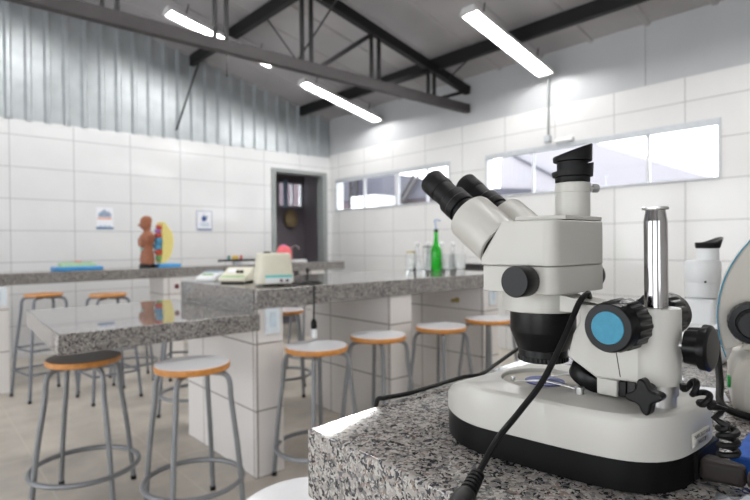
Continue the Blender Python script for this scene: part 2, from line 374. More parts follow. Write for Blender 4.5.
# ------------------------------------------------------------------ tube lights
def make_light(x0, x1, y, label):
    xm = (x0+x1)/2; z = 3.147-.2285*(xm-3.585)+0; sl = math.atan(-.2285)
    L = math.hypot(x1-x0, .2285*(x1-x0))
    root = thing('ceiling_light', label, 'ceiling light', (0,0,0), 0, 'fluorescent tube lights')
    W = Matrix.Translation((xm, y, z)) @ Matrix.Rotation(-sl, 4, 'Y')
    def fin(name, bm, mat, parent=root):
        return obj(name, bm, mat, parent)
    bm = B(); poly = [(-.085, 0), (-.06, .055), (.06, .055), (.085, 0), (.081, 0), (.057, .046), (-.057, .046), (-.081, 0)]
    prism(bm, poly, -L/2, L/2, 'x')
    fin('housing', bm, 'lamp_white')
    for s in (-1, 1):
        bm = B(); prism(bm, [(-.085, -.004), (-.06, .055), (.06, .055), (.085, -.004)], s*L/2-.02, s*L/2+.012, 'x'); fin('end_cap', bm, 'lamp_white')
    for s in (-1, 1):
        bm = B(); cyl(bm, (-L/2+.03, s*.034, .019), (L/2-.03, s*.034, .019), .015, seg=12); fin('tube', bm, 'tube')
    for xx in (-L*.35, L*.35): fin('hanger', c1((xx, 0, .0555), (xx, 0, .2), .006, seg=8), 'steel_black')
    root.matrix_world = W; root.location = (xm, y, z); root.rotation_euler = (0, -sl, 0)
    return root
la = make_light(3.63, 4.86, 2.889, 'lit tube light nearest the camera, in front of the truss')
def light_copy(x0, y, label, dz=0):
    r = dup(la, (0,0,0), 0, label); xm = x0+.66; r.location = (xm, y, 3.147-.2285*(xm-3.585)+dz); r.rotation_euler = la.rotation_euler
light_copy(3.60, 5.46, 'lit tube light below the truss, closest to the far room corner')
light_copy(1.965, 5.46, 'lit tube light crossed by the truss beam at upper left', .03)
light_copy(.15, 5.46, 'lit tube light near the roof ridge by the far wall, overhead out of view', -.1)
light_copy(.32, 2.889, 'added unseen tube light near the roof ridge in the middle of the room, overhead')  # unseen lamp added to brighten the rear left and the stools
light_copy(1.965, 2.889, 'added tube light above the bench, out of the picture overhead')  # out of view, added for more light in the room
light_copy(3.585, .3, 'added unseen tube light over the right wall behind the camera side')  # extra lamp outside the view, added for room light
light_copy(.32, .3, 'added unseen tube light straight above the microscopes, overhead')  # unseen lamp added to light the microscope top from above
light_copy(1.965, .3, 'added unseen tube light above the microscope bench overhead')  # lamp out of view, added as overhead fill on this bench
tag(obj('conduit', t1([(XR-.015, 2.907, 2.83), (XR-.015, 2.907, 2.26)], .011, 10), 'door_frame'), 'thin grey conduit on the wall below the near tube light', 'conduit')
tag(obj('junction_box', b1(XR-.05, XR-.001, 2.875, 2.94, 2.19, 2.26), 'alu', bevel=.006), 'small grey junction box at the foot of the conduit', 'junction box')
tag(obj('emergency_light', b1(XR-.05, XR-.001, 2.63, 2.82, 2.168, 2.205), 'white_plastic', bevel=.008), 'small white emergency light just above the long window', 'emergency light')

# ------------------------------------------------------------------ outside the windows
struct('ground', b1(XR+.3, 30, -12, 30, -.15, -.05), 'ground')
bm = B(); prism(bm, [(7.2, 2.20), (8.56, 2.30), (13.6, 2.50), (13.6, 3.3), (10.43, 3.06), (8.56, 2.62), (7.2, 2.30)], 10.0, 10.25, 'x')
tag(obj('carport_roof', bm, 'canopy'), 'blue grey canopy edge seen through the far window', 'canopy')
cr = thing('lattice_column', 'dark lattice steel column outside the far window', 'column', (9.9, 12.2, -.05))
for y in (12.03, 12.35): obj('post', b1(9.87, 9.93, y-.03, y+.03, -.05, 3.2), 'steel_grey', cr)
for k in range(9):
    sg = 1 if k % 2 else -1; bm = B(); bar(bm, (9.9, 12.19-.13*sg, .1+k*.33), (9.9, 12.19+.13*sg, .43+k*.33), .04, .03, (1, 0, 0)); obj('lacing', bm, 'steel_grey', cr)
bt = thing('lattice_beam', 'dark slanting lattice beam outside the far window', 'beam', (9.9, 9.9, 2.2))
for d in (0, .22):
    bm = B(); bar(bm, (9.9, 10.3+d, 2.05), (9.9, 9.5+d, 2.95), .05, .05, (1, 0, 0)); obj('chord', bm, 'steel_grey', bt)
for k in range(5):
    bm = B(); y = 10.2-k*.15; z = 2.15+k*.17; bar(bm, (9.9, y, z), (9.9, y+(.22 if k % 2 else .12), z+(.02 if k % 2 else .14)), .025, .025, (1, 0, 0)); obj('lacing', bm, 'steel_grey', bt)
tag(obj('yard_wall', b1(10.3, 10.5, 7.6, 16, -.05, 2.55), 'brick'), 'dusty pink wall under the canopy outside the far window', 'wall')
tag(obj('yard_wall', b1(3.3, 6.3, 9.6, 9.8, -.05, 4.5), 'brick'), 'dusty wall seen through the little window beyond the doorway', 'wall')
tag(obj('shed', b1(9.2, 10.0, 10.40, 11.43, -.05, 2.47), 'white_plastic'), 'white low shed outside beneath the canopy', 'shed')
hb = thing('neighbour_house', 'pale lilac neighbouring house outside the long window', 'house', (10.2, 5.2, -.05))
obj('wall', p1([(1.6, -.05), (7.1, -.05), (7.1, 3.05), (5.6, 3.38), (5.0, 3.12), (2.94, 2.22), (1.6, 1.63)], 10.0, 12.5, 'x'), 'sheet_wall', hb)
bm = B(); bar(bm, (9.96, 6.75, 3.09), (9.96, 5.0, 2.10), .04, .035, (1, 0, 0)); obj('roof_edge', bm, 'canopy', hb)
bm = B(); bar(bm, (9.9, 7.5, 2.36), (9.9, 6.2, 2.22), .08, .16, (0, 0, 1)); obj('gutter', bm, 'canopy', hb)

# ------------------------------------------------------------------ benches
def bench_wall(x0, x1, y0, y1, z1, parent): return obj('support_wall', b1(x0, x1, y0, y1, 0, z1), 'tile_base', parent)
def slab(x0, x1, y0, y1, z0, z1, parent, mat='granite_far', bev=.006): return obj('worktop', b1(x0, x1, y0, y1, z0, z1), mat, parent, bevel=bev, seg=3)
mb = thing('island_bench', 'long granite topped island bench on white tiled walls with stools along it', 'lab bench', (2.7, 2.8, 0))
slab(1.2885, 4.05, 2.355, 3.30, .845, .945, mb)
obj('end_panel', b1(1.2825, 1.288, 2.372, 3.30, .826, .944), 'granite_far', mb)
for x0, x1 in ((1.2885, 1.448), (2.212, 2.39), (3.136, 3.31)): bench_wall(x0, x1, 2.372, 3.215, .8445, mb)
lt = thing('side_table', 'lower granite table joined to the left end of the island bench', 'lab table', (.86, 2.85, 0))
obj('worktop', p1([(.43, 2.352), (1.308, 2.352), (1.308, 2.3712), (1.2882, 2.3712), (1.2882, 3.385), (.475, 3.385)], .74, .825, 'z'), 'granite_far', lt, bevel=.005)

bc = thing('back_counter', 'long granite counter along the rear tiled wall', 'counter', (1, 5.8, 0))
obj('worktop', p1([(XL+.02, 5.06), (4.38, 5.596), (4.38, 6.12), (XL+.02, 5.58)], .845, .945, 'z'), 'granite_far', bc, bevel=.005)
for x0, x1 in ((-.6, .60), (1.95, 2.15), (3.85, 4.05)): bench_wall(x0, x1, 5.11 if x0 < 0 else 5.47 if x0 < 3 else 5.6, 5.68 if x0 < 0 else 5.9, .8445, bc)
fb = thing('microscope_bench', 'speckled granite bench in the foreground carrying the microscopes', 'lab bench', (1, -.2, 0))
obj('worktop', p1([(.353, -1.6), (2.2, -1.6), (2.2, .66), (.60, .5490), (.353, .527)], .863, .945, 'z'), 'granite', fb, bevel=.004, seg=3)
bench_wall(.62, .79, -1.5, .40, .8615, fb); bench_wall(1.6, 1.77, -1.5, .40, .8615, fb)
def outlet(label, x, z, y, w=.082, h=.14):
    o = thing('wall_outlet', label, 'outlet', (x, y, z), 0, 'white wall outlets')
    obj('cover_plate', b1(x-w/2, x+w/2, y-.012, y-.0005, z-h/2, z+h/2), 'outlet', o, bevel=.003)
    obj('socket', b1(x-.018, x+.018, y-.0165, y-.0125, z-.035, z+.04), 'outlet_blue', o, bevel=.002)
outlet('white wall outlet on the near tiled end of the island bench', 1.385, .785, 2.372)
outlet('white wall outlet on the left support of the back counter', .53, .775, 5.11, .12, .15)
outlet('white wall outlet on the island support behind the microscope head', 3.235, .78, 2.372)
bm = B(); lathe(bm, [(.008, 0), (.008, .03), (.02, .03), (.02, .045)], (2.3895, 2.123, .72), (1, 0, 0), 16); bar(bm, (2.43, 2.123-.0, .72), (2.43, 2.15, .75), .012, .012)
bm.free()
bm = B(); lathe(bm, [(.022, 0), (.022, .006), (.009, .006), (.009, .04), (.014, .045), (.014, .06)], (3.1355, 2.62, .735), (-1, 0, 0), 16)
tag(obj('gas_valve', bm, 'brass'), 'small brass gas valve on the shaded tiled side of the island support', 'valve')

# ------------------------------------------------------------------ stools
G = 'round stools around the lab benches'
def make_stool(name, label, seat_mat, h, rs, rf, rr, zr, leg_mat='leg', square=False):
    t = thing(name, label, 'stool', (0,0,0), 0, G)
    th_ = .029 if h < .7 else .019
    s = obj('seat', l1([(rs-.006, h-th_), (rs, h-th_+.005), (rs, h-.004), (rs-.004, h-.0015)], (0,0,0), seg=48), 'ply', t)
    obj('seat_top', l1([(rs-.004, h-.0014), (rs-.005, h)], (0,0,0), seg=48), seat_mat, s)
    for k in range(4):
        a = k*PI/2; ca, sa = math.cos(a), math.sin(a)
        zt = h-th_-.012
        pr = [(.02, zt), (.10, zt), (.135, zt-.004), (.157, zt-.022), (.166, zt-.06), (.170, zt-.12), (rf*.55+.170*.45, zt*.45), (rf, .012)]
        lg = obj('leg', t1(spline([(r*ca, r*sa, z) for r, z in pr], 5), .0115, 10), leg_mat, t)
        obj('foot_cap', c1((rf*ca, rf*sa, 0), ((rf-.002)*ca, (rf-.002)*sa, .02), .0135, .013, seg=12), 'rubber', lg)
    for z, r in zip(zr, rr):
        if square:
            for k in range(4):
                a = k*PI/2; b = a+PI/2
                obj('rung', t1([(r*math.cos(a), r*math.sin(a), z), (r*math.cos(b), r*math.sin(b), z)], .009, 8), leg_mat, t)
        else:
            obj('foot_ring', t1([(r*math.cos(2*PI*k/48), r*math.sin(2*PI*k/48), z) for k in range(48)], .0115, 10, closed=True), leg_mat, t)
    return t
ZS = .657
st = make_stool('stool', 'white topped stool nearest the lower table edge, right of the dark topped stool', 'laminate', ZS, .158, .220, (.206,), (.15,))
st.location = (.923, 2.255, 0); st.rotation_euler = (0, 0, math.radians(45))
dup(st, (1.546, 2.210, 0), math.radians(50), 'white topped stool beside the tiled bench end with the outlet')
dup(st, (1.986, 2.235, 0), math.radians(57), 'second white topped stool along the island, in front of the middle support')
dup(st, (2.480, 2.205, 0), math.radians(47), 'third white topped stool along the island, below the green bottle')
dup(st, (2.964, 2.205, 0), math.radians(40), 'white topped stool along the island just left of the microscope lens barrel')
dup(st, (.580, .832, 0), math.radians(60), 'white stool in the foreground cut off below the granite corner')
dup(st, (1.46, 4.90, 0), math.radians(35), 'stool whose foot ring shows between the dark topped stool and its neighbour')
dup(st, (1.47, 3.60, 0), math.radians(70), 'stool behind the island, its ring peeking out left of the tiled bench end')
dup(st, (2.22, 3.62, 0), math.radians(10), 'white topped stool behind the island seen through the gap by the outlet')
dup(st, (2.80, 4.12, 0), math.radians(40), 'stool behind the island half hidden by the hanging black cable')
dk = make_stool('stool', 'dark topped stool at the near corner of the lower table', 'laminate_dark', ZS, .157, .235, (.225,), (.15,))
dk.location = (.605, 2.77, 0); dk.rotation_euler = (0, 0, math.radians(14))
dk.location = (.607, 2.735, 0)
tall = make_stool('bar_stool', 'tall wooden seated stool at the left in front of the back counter', 'ply', .80, .135, .245, (.215, .235), (.38, .205), 'leg_blue', True)
tall.location = (.80, 4.86, 0); tall.rotation_euler = (0, 0, math.radians(57))
dup(tall, (1.16, 4.45, 0), math.radians(50), 'tall wooden seated stool beyond the lower table, right of the leftmost tall stool')
low = make_stool('bar_stool', 'stool with straight rungs showing below the table between the two near stools', 'laminate', .62, .14, .2, (.175, .185), (.42, .25), 'leg_blue', True)
low.location = (1.72, 4.40, 0); low.rotation_euler = (0, 0, math.radians(10))

# ------------------------------------------------------------------ on the back counter and wall
zc = .9455
t = thing('dish_rack', 'pale green ribbed box on a blue tray on the back counter', 'tray', (1.25, 5.72, zc))
obj('tray', b1(1.02, 1.42, 5.58, 5.85, zc, zc+.03), 'blue_plastic', t, bevel=.008)
bm = B(); box(bm, 1.07, 1.37, 5.62, 5.80, zc+.0305, zc+.066)
for k in range(10): box(bm, 1.08+k*.028, 1.092+k*.028, 5.63, 5.79, zc+.066, zc+.074)
obj('ribbed_block', bm, 'green_plastic', t, bevel=.004)
obj('pink_patch', b1(1.20, 1.25, 5.68, 5.72, zc+.0745, zc+.084), 'pink', t)
# brown anatomical torso, profile to the left
TX, TY = 1.84, 5.62
t = thing('torso_model', 'brown anatomical torso figure without arms on a black stand', 'anatomical model', (TX, TY, zc))
obj('stand', l1([(.078, 0), (.078, .02), (.07, .04)], (TX, TY, zc), seg=28), 'black', t)
bm = B()
loft(bm, [(zc+.03, TX, TY, 0.063, 0.072), (zc+.08, TX, TY, 0.071, 0.079), (zc+.13, TX+.002, TY, 0.066, 0.072), (zc+.18, TX, TY, 0.057, 0.063), (zc+.23, TX-.005, TY, 0.063, 0.072),
          (zc+.28, TX-.004, TY, 0.071, 0.090), (zc+.32, TX+.004, TY, 0.069, 0.097), (zc+.345, TX+.008, TY, 0.054, 0.079), (zc+.362, TX+.006, TY, 0.038, 0.050), (zc+.385, TX, TY, 0.032, 0.038),
          (zc+.40, TX-.008, TY, 0.045, 0.041), (zc+.425, TX-.014, TY, 0.058, 0.047), (zc+.46, TX-.010, TY, 0.057, 0.050), (zc+.495, TX-.004, TY, 0.056, 0.047), (zc+.52, TX, TY, 0.038, 0.033), (zc+.53, TX, TY, 0.013, 0.013)], 28)
bd = obj('body', bm, 'brown', t, ang=80)
obj('nose', l1([(.014, 0), (.006, .022)], (TX-.066, TY, zc+.436), (-1, 0, -.2), 10), 'brown', bd)
for s in (-1, 1):
    obj('ear', l1([(.012, 0), (.014, .006), (.006, .012)], (TX+.002, TY+s*.052, zc+.442), (0, s, 0), 10), 'brown', bd)
    obj('shoulder', l1([(.035, 0), (.042, .02), (.036, .04), (.015, .05)], (TX+.004, TY+s*.075, zc+.305), (0, s, -.25), 14), 'brown', bd)
obj('belt_mark', b1(TX-.066, TX-.05, TY-.04, TY+.02, zc+.185, zc+.197), 'teal_print', t)
obj('chest_opening', p1([(TY-.06, zc+.22), (TY+.05, zc+.22), (TY+.06, zc+.29), (TY, zc+.31), (TY-.06, zc+.29)], TX-.0735, TX-.055, 'x'), 'brown', t, bevel=.006)
# half figure with organs
HX, HY = 2.00, 5.62
t = thing('half_torso_model', 'yellow shell half torso with red and blue organs on a blue base', 'anatomical model', (HX, HY, zc))
obj('stand', b1(1.922, 2.14, HY-.13, HY+.09, zc, zc+.035), 'blue_plastic', t, bevel=.006)
prof = [(HX-.05, zc+.045), (HX+.0, zc+.06), (HX+.05, zc+.13), (HX+.075, zc+.25), (HX+.065, zc+.35), (HX+.02, zc+.42), (HX-.02, zc+.47), (HX-.03, zc+.44), (HX-.035, zc+.33), (HX-.03, zc+.2), (HX-.04, zc+.1)]
obj('shell', p1([(v.x, v.y) for v in spline([(a, b, 0) for a, b in prof], 4, True)], HY-.10, HY+.10, 'y'), 'yellow', t, bevel=.02, seg=3)
for i, (z, m, r) in enumerate(((.10, 'green_print', .03), (.155, 'red', .036), (.215, 'organ_blue', .042), (.275, 'organ_blue', .04), (.325, 'red', .034), (.375, 'lilac', .026), (.415, 'red', .022))):
    obj('organ', l1([(r*.5, -.05), (r, -.03), (r*1.05, .0), (r, .03), (r*.5, .05)], (HX-.05, HY-.03+.012*(i % 3), zc+z), (0, 1, .15), 14), m, t)
t = thing('pen_tray', 'black rack holding coloured markers on the back counter', 'rack', (2.97, 5.9, zc))
obj('tray', b1(2.75, 3.20, 5.85, 5.94, zc+.03, zc+.055), 'black', t, bevel=.004); obj('foot', b1(2.93, 3.02, 5.87, 5.92, zc, zc+.0295), 'alu', t)
for k, (m, x) in enumerate((('green_pen', 2.87), ('yellow_pen', 2.93), ('yellow_pen', 2.97), ('red_pen', 3.03))):
    obj('marker', c1((x, 5.895, zc+.056), (x, 5.895, zc+.10), .016, .014, seg=12), m, t)
TXP, TYP = 3.77, 5.93
t = thing('sink_tap', 'chrome tap curving up behind the pink bundle', 'tap', (TXP, TYP, zc))
obj('spout', t1(spline([(TXP, TYP, zc+.02), (TXP, TYP, zc+.17), (TXP+.015, TYP-.02, zc+.20), (TXP+.05, TYP-.05, zc+.20), (TXP+.07, TYP-.07, zc+.16)], 6), .012, 10), 'chrome', t)
obj('base', l1([(.03, 0), (.026, .02)], (TXP, TYP, zc), seg=18), 'chrome', t)
bm = B(); px_, py_ = 3.60, 5.84; loft(bm, [(zc, px_, py_, .085, .07), (zc+.06, px_, py_, .10, .085), (zc+.14, px_, py_, .10, .085), (zc+.19, px_, py_, .075, .065), (zc+.215, px_-.01, py_, .035, .03)], 24)
o = obj('pink_bundle', bm, 'pink', ang=60); tag(o, 'coral pink rounded bundle behind the centrifuge', 'bundle')
obj('knot', l1([(.022, 0), (.028, .02), (.013, .033)], (px_-.01, py_, zc+.2), seg=12), 'lilac', o)
tag(obj('white_box', b1(3.62, 3.80, 5.62, 5.74, zc, zc+.035), 'white_plastic', bevel=.005), 'flat white box near the right end of the back counter', 'box')
def poster(name, label, x0, x1, z0, z1):
    t = thing(name, label, 'poster', ((x0+x1)/2, YB, z0)); obj('sheet', b1(x0, x1, YB-.004, YB-.0005, z0, z1), 'paper', t)
    return t
t = poster('wall_poster', 'white poster with blue shapes and an orange band on the rear wall', 1.625, 1.80, 1.365, 1.615); Y1 = YB-.0045
random.seed(3)
bm = B()
for k in range(9): h = .03+.045*(1-abs(k-4)/5)+random.uniform(0, .02); box(bm, 1.645+k*.0155, 1.655+k*.0155, Y1-.001, Y1, 1.505, 1.505+h)
obj('blue_drawing', bm, 'ink_blue', t); obj('orange_band', b1(1.637, 1.788, Y1-.001, Y1, 1.478, 1.499), 'ink_orange', t)
bm = B()
for k in range(3): box(bm, 1.655+k*.045, 1.68+k*.045, Y1-.001, Y1, 1.395, 1.41)
obj('small_marks', bm, 'ink_pale', t); obj('blue_strip', b1(1.622, 1.803, Y1-.0015, Y1, 1.365, 1.39), 'ink_blue', t)
t = poster('wall_poster', 'white notice with a blue emblem and blue edge on the rear wall', 2.80, 3.01, 1.36, 1.615)
bm = B()
for a in ((2.80, 3.01, 1.609, 1.615), (2.80, 2.806, 1.36, 1.609), (3.004, 3.01, 1.36, 1.609)): box(bm, a[0], a[1], Y1-.001, Y1, a[2], a[3])
obj('border', bm, 'ink_navy', t)
bm = B(); lathe(bm, [(.034, 0), (.034, .001)], (2.90, Y1, 1.515), (0, -1, 0), 20); box(bm, 2.893, 2.905, Y1-.001, Y1, 1.54, 1.585); bar(bm, (2.925, Y1-.0005, 1.52), (2.95, Y1-.0005, 1.56), .001, .012)
obj('emblem', bm, 'ink_navy', t)
bm = B()
for z in (1.455, 1.437, 1.419): box(bm, 2.845, 2.965, Y1-.001, Y1, z, z+.008)
obj('text_lines', bm, 'ink_pale', t); obj('blue_strip', b1(2.815, 2.995, Y1-.0015, Y1, 1.365, 1.385), 'ink_navy', t)

# ------------------------------------------------------------------ on the island bench
t = thing('centrifuge', 'cream bench centrifuge with a turquoise striped panel on the island', 'centrifuge', (1.53, 2.56, zc))
CX, CY = 1.525, 2.590
def rr_ring(r, n=.5, seg=40):   # rounded-square outline
    out = []
    for k in range(seg):
        a = 2*PI*k/seg+PI/4*0; c, s = math.cos(a), math.sin(a)
        out.append((math.copysign(abs(c)**n, c)*r, math.copysign(abs(s)**n, s)*r))
    return out
def rr_loft(bm, secs, cx, cy, rot, n=.5):
    rings = []
    for z, r in secs:
        rings.append([bm.verts.new((cx+x*math.cos(rot)-y*math.sin(rot), cy+x*math.sin(rot)+y*math.cos(rot), z)) for x, y in rr_ring(r, n)])
    for A, Bq in zip(rings, rings[1:]):
        for k in range(40): bm.faces.new((A[k], A[(k+1) % 40], Bq[(k+1) % 40], Bq[k]))
    bm.faces.new(rings[0][::-1]); bm.faces.new(rings[-1])
CR = math.radians(-24)
bm = B(); rr_loft(bm, [(zc+.008, .100), (zc+.012, .104), (zc+.05, .104), (zc+.066, .102)], CX, CY, CR, .35); obj('housing', bm, 'instr', t)
bm = B(); rr_loft(bm, [(zc+.0665, .101), (zc+.14, .094), (zc+.168, .091), (zc+.174, .085)], CX, CY, CR, .5); obj('lid', bm, 'instr', t)
obj('foot', l1([(.06, 0), (.06, .008)], (CX, CY, zc), seg=24), 'rubber', t)
W = Matrix.Translation((CX, CY, 0)) @ Matrix.Rotation(CR, 4, 'Z')
def loc_box(x0, x1, y0, y1, z0, z1):
    bm = b1(x0, x1, y0, y1, z0, z1); bm.transform(W); return bm
pn = obj('control_panel', loc_box(-.055, .090, -.107, -.1045, zc+.014, zc+.058), 'white_plastic', t)
obj('turquoise_stripe', loc_box(-.055, .090, -.1085, -.1072, zc+.044, zc+.058), 'teal_print', pn)
for x, m in ((.03, 'maroon'), (.062, 'black')):
    bm = l1([(.008, 0), (.007, .012)], (x, -.1072, zc+.028), (0, -1, 0), 14); bm.transform(W); obj('button', bm, m, pn)
obj('lid_knob', l1([(.022, 0), (.022, .006), (.014, .01)], (CX-.02, CY+.03, zc+.1742), seg=20), 'black', t)
# sloped meter
t = thing('bench_meter', 'cream sloping front meter left of the centrifuge', 'meter', (1.51, 2.9, zc))
bm = B(); prism(bm, [(-.09, zc+.008), (.09, zc+.008), (.09, zc+.085), (.055, zc+.088), (-.085, zc+.03), (-.09, zc+.025)], -.07, .09, 'x')
MW = Matrix.Translation((1.462, 2.915, 0)) @ Matrix.Rotation(math.radians(-48), 4, 'Z'); bm.transform(MW)
ho = obj('housing', bm, 'instr', t, bevel=.005)
bm = B(); box(bm, -.06, .08, -.08, -.05, zc, zc+.008); box(bm, -.06, .08, .05, .08, zc, zc+.008); bm.transform(MW); obj('foot', bm, 'rubber', t)
def on_slope(u, v, w=.012, h=.012, th=.004):
    y = -.085+v*.14; z = zc+.03+v*.058; bm = B(); s = math.atan2(.058, .14)
    box(bm, u-w, u+w, -h, h, 0, th); bm.transform(MW @ Matrix.Translation((0, y, z)) @ Matrix.Rotation(s, 4, 'X')); return bm
obj('green_stripe', on_slope(.01, .13, .07, .008, .002), 'green_print', t)
obj('gauge', on_slope(-.025, .62, .022, .022, .003), 'paper', t)
for u in (.022, .045): obj('knob', on_slope(u, .48, .009, .009, .014), 'black', t, bevel=.003)
def scale_at(label, x, y, rz):
    t = thing('weighing_scale', label, 'scale', (x, y, zc), rz, 'small white bench scales')
    def put(n, bm, m, **k): bm.transform(MAT[t.name]); return obj(n, bm, m, t, **k)
    put('housing', p1([(-.09, 0), (.09, 0), (.09, .048), (.02, .05), (-.06, .034), (-.09, .02)], -.06, .06, 'x'), 'white_plastic', bevel=.006)
    put('pan', b1(-.05, .05, .015, .085, .0505, .056), 'ink_pale', bevel=.002)
    put('display', b1(-.03, .03, -.05, -.03, .036, .0435), 'green_print')
scale_at('small white scale at the far left corner of the island bench', 1.433, 3.195, math.radians(-48))
scale_at('small white scale between the sloping meter and the corner scale', 1.555, 3.09, math.radians(-48))
t = thing('tap_knob', 'small dark valve knob behind the far left corner of the island bench', 'valve', (1.33, 3.32, .915))
obj('stem', c1((1.33, 3.301, .91), (1.30, 3.34, .91), .006, seg=10), 'satin', t); obj('knob', l1([(.014, 0), (.016, .012), (.012, .025)], (1.285, 3.34, .91), (-1, .3, 0), 14), 'maroon', t)
# hanging cable with white socket
t = thing('hanging_cable', 'black cable running off the centrifuge and hanging past the bench edge', 'cable', (1.70, 2.345, zc))
obj('cord', t1(spline([(1.565, 2.475, zc+.014), (1.60, 2.45, zc+.006), (1.70, 2.44, zc+.0055), (1.76, 2.46, zc+.0055), (1.775, 2.52, zc+.0055), (1.72, 2.55, zc+.0055), (1.665, 2.52, zc+.008), (1.640, 2.45, zc+.011), (1.627, 2.37, zc+.007), (1.626, 2.345, zc-.004), (1.626, 2.342, .90), (1.624, 2.342, .82), (1.622, 2.342, .768)], 6), .0045, 8), 'black', t)
obj('plug', l1([(.007, 0), (.016, -.018), (.017, -.045), (.013, -.055)], (1.622, 2.342, .770), seg=14), 'black', t)
obj('socket', l1([(.015, -.0555), (.017, -.06), (.017, -.10), (.013, -.103)], (1.622, 2.342, .770), seg=14), 'white_plastic', t)
t = thing('glass_tap', 'small black gas tap standing behind the centrifuge', 'valve', (1.80, 2.66, zc))
obj('stem', l1([(.014, 0), (.014, .006), (.005, .008), (.005, .05), (.010, .055), (.010, .075), (.004, .082)], (1.80, 2.66, zc), seg=14), 'black', t)
# glassware
def glass(name, label, cat, x, y, prof, th=.003, mat='glass', group=None, seg=28, cap=None):
    th = .0016 if mat == 'glass' else th
    t = thing(name, label, cat, (x, y, zc), 0, group)
    inner = [(max(r-th, .001), z) for r, z in prof[::-1] if z > th*1.5]
    inner.append((max(prof[0][0]-th, .001), th*1.5))
    bm = B(); full = prof+inner; u = []
    rings = [[bm.verts.new((x+r*math.cos(2*PI*k/seg), y+r*math.sin(2*PI*k/seg), zc+z)) for k in range(seg)] for r, z in full]
    for A, Bq in zip(rings, rings[1:]):
        for k in range(seg): bm.faces.new((A[k], A[(k+1) % seg], Bq[(k+1) % seg], Bq[k]))
    bm.faces.new(rings[0][::-1]); bm.faces.new(rings[-1])
    obj('vessel', bm, mat, t)
    return t
t = glass('bottle', 'tall green glass bottle with a straw on the island bench', 'bottle', 3.26, 2.945, [(.044, 0), (.046, .004), (.046, .15), (.041, .18), (.026, .21), (.018, .24), (.0165, .316)], .003, 'green_glass')
obj('stopper', l1([(.0185, .3165), (.0185, .336), (.006, .340)], (3.26, 2.945, zc), seg=16), 'black', t)
obj('straw', t1(spline([(3.26, 2.945, zc+.340), (3.255, 2.945, zc+.38), (3.245, 2.945, zc+.412), (3.28, 2.935, zc+.415), (3.30, 2.93, zc+.405)], 6), .005, 8), 'straw', t)
JG = 'clear jars around the green bottle'
t = glass('jar', 'clear glass jar furthest left of the green bottle', 'jar', 3.165, 3.14, [(.04, 0), (.042, .004), (.042, .12), (.036, .135), (.037, .145)], group=JG)
obj('lid', l1([(.039, .1455), (.039, .158)], (3.165, 3.14, zc), seg=24), 'brass', t)
t = glass('jar', 'tall clear glass jar with dark lid touching the green bottle on its left', 'jar', 3.27, 3.045, [(.042, 0), (.044, .004), (.044, .16), (.038, .175), (.04, .19)], group=JG)
obj('lid', l1([(.042, .1905), (.042, .20)], (3.27, 3.045, zc), seg=24), 'steel_grey', t)
glass('beaker', 'wide clear beaker just right of the green bottle', 'beaker', 3.47, 3.00, [(.05, 0), (.052, .004), (.052, .125), (.055, .13)], group=JG)
glass('beaker', 'clear beaker furthest right of the green bottle', 'beaker', 3.66, 3.03, [(.05, 0), (.052, .004), (.052, .125), (.055, .13)], group=JG)
for i, (x, y, lab) in enumerate(((3.30, 3.20, 'slim flask with round stopper behind the left jar'), (3.42, 3.18, 'slim flask with round stopper behind the tall lidded jar'), (3.58, 3.17, 'slim flask with round stopper behind the wide beaker'), (3.72, 3.16, 'slim flask with round stopper behind the furthest right beaker'))):
    t = glass('flask', lab, 'flask', x, y, [(.04, 0), (.042, .006), (.03, .08), (.016, .13), (.0155, .19)], group='clear stoppered flasks')
    obj('stopper', l1([(.012, .1905), (.02, .205), (.02, .225), (.010, .236)], (x, y, zc), seg=16), 'white_plastic', t)
tag(obj('tray', b1(3.86, 4.04, 2.95, 3.24, zc, zc+.03), 'steel_grey', bevel=.004), 'dark grey tray at the far right end of the island bench', 'tray')

# ------------------------------------------------------------------ main stereo microscope
ZB = .945; OX, OY = .526, .318
ms = thing('stereo_microscope', 'large ivory trinocular stereo microscope in focus on the granite bench', 'microscope', (OX, .29, ZB))
outline = [(OX+a, b) for a, b in ((0, .431), (-.044, .417), (-.073, .383), (-.085, .345), (-.080, .30), (-.0735, .25), (-.064, .209), (-.050, .187), (-.029, .174), (0, .169), (.045, .1685), (.068, .175),
           (.080, .200), (.086, .25), (.088, .30), (.085, .345), (.075, .385), (.046, .419))]
outline = [(v.x, v.y) for v in spline([(a, b, 0) for a, b in outline], 6, True)]
NB = 120
def polar(poly, n):
    out = []
    for k in range(n):
        a = 2*PI*k/n; d = Vector((math.cos(a), math.sin(a))); best = 0
        for i in range(len(poly)):
            p = Vector(poly[i])-Vector((OX, OY)); q = Vector(poly[(i+1) % len(poly)])-Vector((OX, OY)); e = q-p
            den = d.x*e.y-d.y*e.x
            if abs(den) < 1e-12: continue
            t_ = (p.x*e.y-p.y*e.x)/den; s_ = (p.x*d.y-p.y*d.x)/den
            if t_ > 0 and -1e-6 <= s_ <= 1+1e-6: best = max(best, t_)
        out.append((a, best))
    return out
PO = polar(outline, NB)
ZT = 1.0135
def base_ring(bm, inset, z, slope=True):
    ring = []
    for a, r in PO:
        rr = r-inset; x, y = OX+rr*math.cos(a), OY+rr*math.sin(a); zz = z
        if slope and z > .99: zz = z-.022*max(0, min(1, (y-.366)/.062))
        ring.append(bm.verts.new((x, y, zz)))
    return ring
bm = B(); R = [base_ring(bm, .0005, ZB+.0012, False), base_ring(bm, .0005, ZB+.028, False)]
for A, Bq in zip(R, R[1:]):
    for k in range(NB): bm.faces.new((A[k], A[(k+1) % NB], Bq[(k+1) % NB], Bq[k]))
bm.faces.new(R[0][::-1]); bm.faces.new(R[1]); obj('base_skirt', bm, 'black_base', ms)
bm = B()
